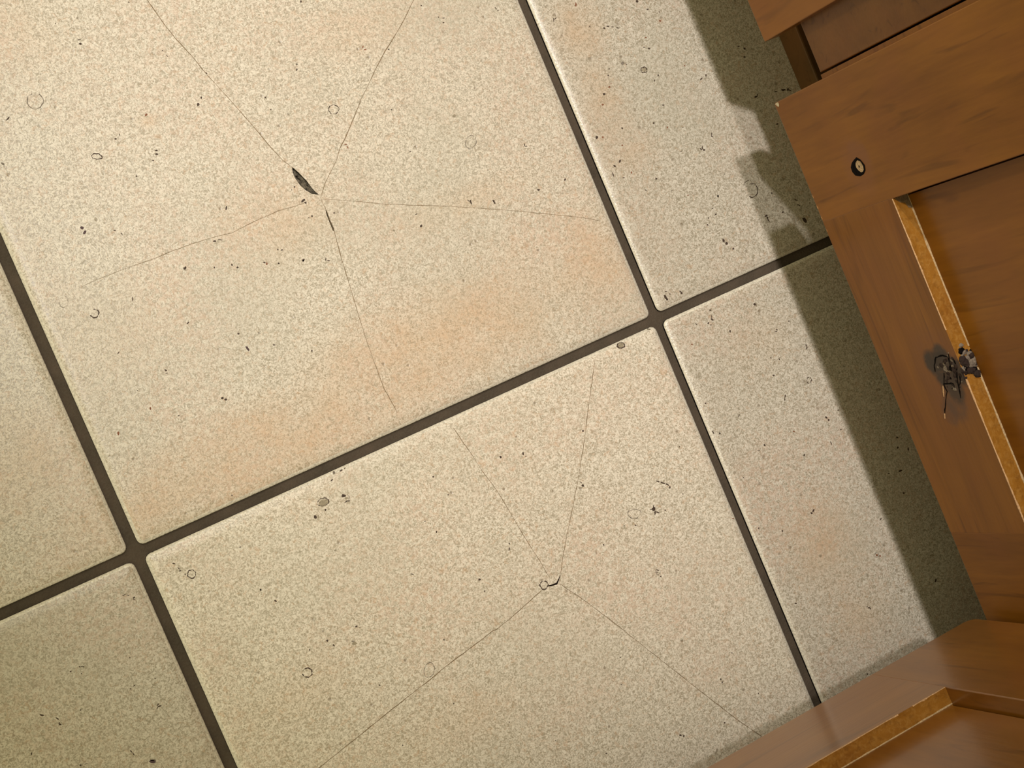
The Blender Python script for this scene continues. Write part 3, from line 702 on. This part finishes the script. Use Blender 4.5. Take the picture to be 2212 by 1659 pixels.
cr = [[(-0.1232, 0.1388), (-0.1200, 0.1400), (-0.1162, 0.1440), (-0.1155, 0.1500), (-0.1168, 0.1538), (-0.1214, 0.1530)],
      [(-0.1246, 0.1454), (-0.1307, 0.1414), (-0.1339, 0.1420), (-0.1386, 0.1380), (-0.1420, 0.1352), (-0.1453, 0.1327)],
      [(-0.1180, 0.1575), (-0.1219, 0.1575), (-0.1288, 0.1540), (-0.1348, 0.1521), (-0.1384, 0.1506)],
      [(-0.1300, 0.1415), (-0.1300, 0.1440), (-0.1307, 0.1497), (-0.1323, 0.1490), (-0.1330, 0.1464)],
      [(-0.1155, 0.1552), (-0.1202, 0.1534), (-0.1235, 0.1515)],
      [(-0.1262, 0.1570), (-0.1300, 0.1560), (-0.1320, 0.1535)]]
for c_ in cr:
    P = jitter([(YA - a, b - HA) for a, b in c_], 0.0002, 0.0015)
    W = [rnd.uniform(0.0003, 0.0010) for _ in P]
    W[-1] = 0.0002
    W[0] = 0.0004
    ribbon(bm, P, W, -0.001, 0.00010, 2)
ribbon(bm, [(YA + 0.1310, 0.1405 - HA), (YA + 0.1345, 0.1388 - HA), (YA + 0.1365, 0.1378 - HA)], [0.0003, 0.0007, 0.0002], -0.001, 0.0003, 3)
ribbon(bm, [(YA + 0.1455, 0.1325 - HA), (YA + 0.1480, 0.1312 - HA)], [0.0006, 0.0003], -0.001, 0.0003, 3)
k2 = obj('knot', bm, [plain('rot_brown', srgb(44, 30, 22), 0.9), plain('rot_grey', srgb(116, 102, 86), 0.9), BLACK, PALE_WOOD], door_a)
k2['label'] = 'rotten grey knot crumbling out of the rail edge'

# worn pale arris along the top front edge of the bottom rails and dust against the panels
def worn_line(door, u0, u1, v, w, th, skip=(), mat=PALE_WOOD, name='worn_edge', seed=1):
    bm = bmesh.new()
    rr = random.Random(seed)
    u = u0
    run = []
    step = 0.0022
    while u < u1:
        inside = any(a < u < b for a, b in skip)
        t = th * (0.65 + 0.9 * abs(noise.noise(Vector((u * 120, seed, 0))))) * rr.uniform(0.75, 1.2)
        if not inside:
            run.append((u, t))
        if inside or u + step >= u1:
            if len(run) > 1:
                rings = []
                for uu, t in run:
                    rings.append([bm.verts.new((uu, v - t * 0.5, w)), bm.verts.new((uu, v + t * 0.12, w + t * 0.12)), bm.verts.new((uu, v + t * 0.05, w - t * 0.8)), bm.verts.new((uu, v - t * 0.5, w - t * 0.8))])
                for a, b in zip(rings, rings[1:]):
                    for k in range(4):
                        bm.faces.new((a[k], a[(k + 1) % 4], b[(k + 1) % 4], b[k]))
                bm.faces.new(rings[0])
                bm.faces.new(rings[-1])
            run = []
        u += step
    bmesh.ops.recalc_face_normals(bm, faces=bm.faces[:])
    return obj(name, bm, mat, door)


RT = MW - 0.0006
worn_line(door_a, MW, 0.1365, RT, 0.0001, 0.00085, seed=3)
worn_line(door_a, 0.1600, 0.2400, RT, 0.0001, 0.0011, seed=5)
worn_line(door_b, MW, 0.2400, RT, 0.0001, 0.00065, skip=((0.088, 0.093),), mat=PALE_WOOD, seed=9)


def dust_line(door, u0, u1, seed, mat=DUST, th=0.0008, skip=()):
    bm = bmesh.new()
    rr = random.Random(seed)
    u = u0
    prev = None
    while u < u1:
        t = th * (0.7 + 0.7 * abs(noise.noise(Vector((u * 90, seed, 3))))) * rr.uniform(0.85, 1.15)
        inside = any(a < u < b for a, b in skip)
        ring = None if inside else [bm.verts.new((u, RT, -REC)), bm.verts.new((u, RT, -REC + t)), bm.verts.new((u, RT + t * 0.5, -REC + t * 0.35)), bm.verts.new((u, RT + t * 0.7, -REC))]
        if prev and ring:
            for k in range(4):
                bm.faces.new((prev[k], prev[(k + 1) % 4], ring[(k + 1) % 4], ring[k]))
        prev = ring
        u += 0.0016
    bmesh.ops.recalc_face_normals(bm, faces=bm.faces[:])
    o = obj('dust', bm, mat, door)
    o['kind'] = 'stuff'
    return o


dust_line(door_a, MW, 0.2400, 4, skip=((0.1465, 0.157),))
dust_line(door_b, MW, 0.2400, 6, th=0.0006)
# grey grime lodged in the ledge corner of the first door
bm = bmesh.new()
pts = [(MW + 0.0002, -0.0012), (MW + 0.0002, -REC), (MW + 0.0078, -REC), (MW + 0.0070, -REC + 0.0022), (MW + 0.0042, -REC + 0.0030), (MW + 0.0030, -REC + 0.0056), (MW + 0.0016, -0.0022)]
lo = [bm.verts.new((u, RT - 0.0001, w)) for u, w in pts]
hi = [bm.verts.new((u, RT + 0.0004 * random.uniform(0.6, 1.4), w)) for u, w in pts]
bm.faces.new(hi)
for i in range(len(pts)):
    bm.faces.new((lo[i], lo[(i + 1) % len(pts)], hi[(i + 1) % len(pts)], hi[i]))
bmesh.ops.recalc_face_normals(bm, faces=bm.faces[:])
g = obj('grime', bm, GREY_DUST, door_a)
g['kind'] = 'stuff'
# rub marks where the finish is gone from the door's lower edge
for (d, spots) in ((door_a, [(0.0008, 0.0022, 0.0034), (0.052, 0.0004, 0.0012), (0.058, 0.0005, 0.0016), (0.064, 0.0004, 0.0014), (0.071, 0.0004, 0.0012)]),):
    for u, v, s in spots:
        bm = bmesh.new()
        vs_ = []
        for k in range(8):
            a = 2 * math.pi * k / 8
            r = random.uniform(0.6, 1.2)
            vs_.append(bm.verts.new((max(0.0004, u + s * math.cos(a) * 0.7 * r), max(0.0004, v + s * 0.5 * math.sin(a) * r + s * 0.2), 0.00006)))
        f = bm.faces.new(vs_)
        f.normal_update()
        if f.normal.z < 0:
            f.normal_flip()
        obj('bare_spot', bm, plain('bare_corner', (0.55, 0.46, 0.30), 0.6) if s > 0.002 else plain('rubbed_wood', (0.46, 0.22, 0.075), 0.4), d)

# neighbouring cabinet beyond the corner cabinet
cab2 = empty('base_cabinet', (0.4663, 0.35, 0))
cab2['label'] = 'brown wooden base cabinet beyond the corner cabinet, only its door corner and frame showing'
cab2['category'] = 'cabinet'


def rel2(x, y, z):
    return (x - 0.4663, y - 0.35, z)


W_C = wood('alder_warm_stile', 'y', light=(0.255, 0.098, 0.014), dark=(0.185, 0.066, 0.009), seed=14.0)
door_c = shaker_door(cab2, rel2(XC, YC + 0.42, HC), euler_from((0, -1, 0), (0, 0, 1), (-1, 0, 0)), 0.42, H_DOOR, 0.0088,
                     (W_C, W_H, W_C, W_H), W_PANEL)
bm = bmesh.new()
add_box(bm, FRAME + 0.0192 - 0.4663, 1.05 - 0.4663, 0.0354 - 0.35, 0.62 - 0.35, 0.1185, TOP)
obj('carcass', bm, W_V, cab2)
bm = bmesh.new()
add_box(bm, FRAME - 0.4663, FRAME + 0.019 - 0.4663, 0.0354 - 0.35, 0.0900 - 0.35, 0.1185, TOP, 0.0005)
obj('frame_stile', bm, wood('alder_frame', 'x', light=(0.165, 0.066, 0.012), dark=(0.115, 0.043, 0.008), seed=9.0), cab2)
bm = bmesh.new()
add_box(bm, FRAME - 0.4663, FRAME + 0.019 - 0.4663, 0.0902 - 0.35, 0.62 - 0.35, 0.1185, 0.160, 0.0005)
obj('frame_rail', bm, W_H, cab2)
bm = bmesh.new()
add_box(bm, 0.538 - 0.4663, 1.04 - 0.4663, 0.0354 - 0.35, 0.62 - 0.35, 0.0, 0.1180)
obj('toe_kick', bm, bpy.data.materials['toe_kick_board'], cab2)
bm = bmesh.new()
add_box(bm, 0.525 - 0.4663, 0.5378 - 0.4663, 0.0348 - 0.35, 0.62 - 0.35, 0.0001, 0.0205, 0.001)
obj('base_strip', bm, bpy.data.materials['alder_strip'], cab2)
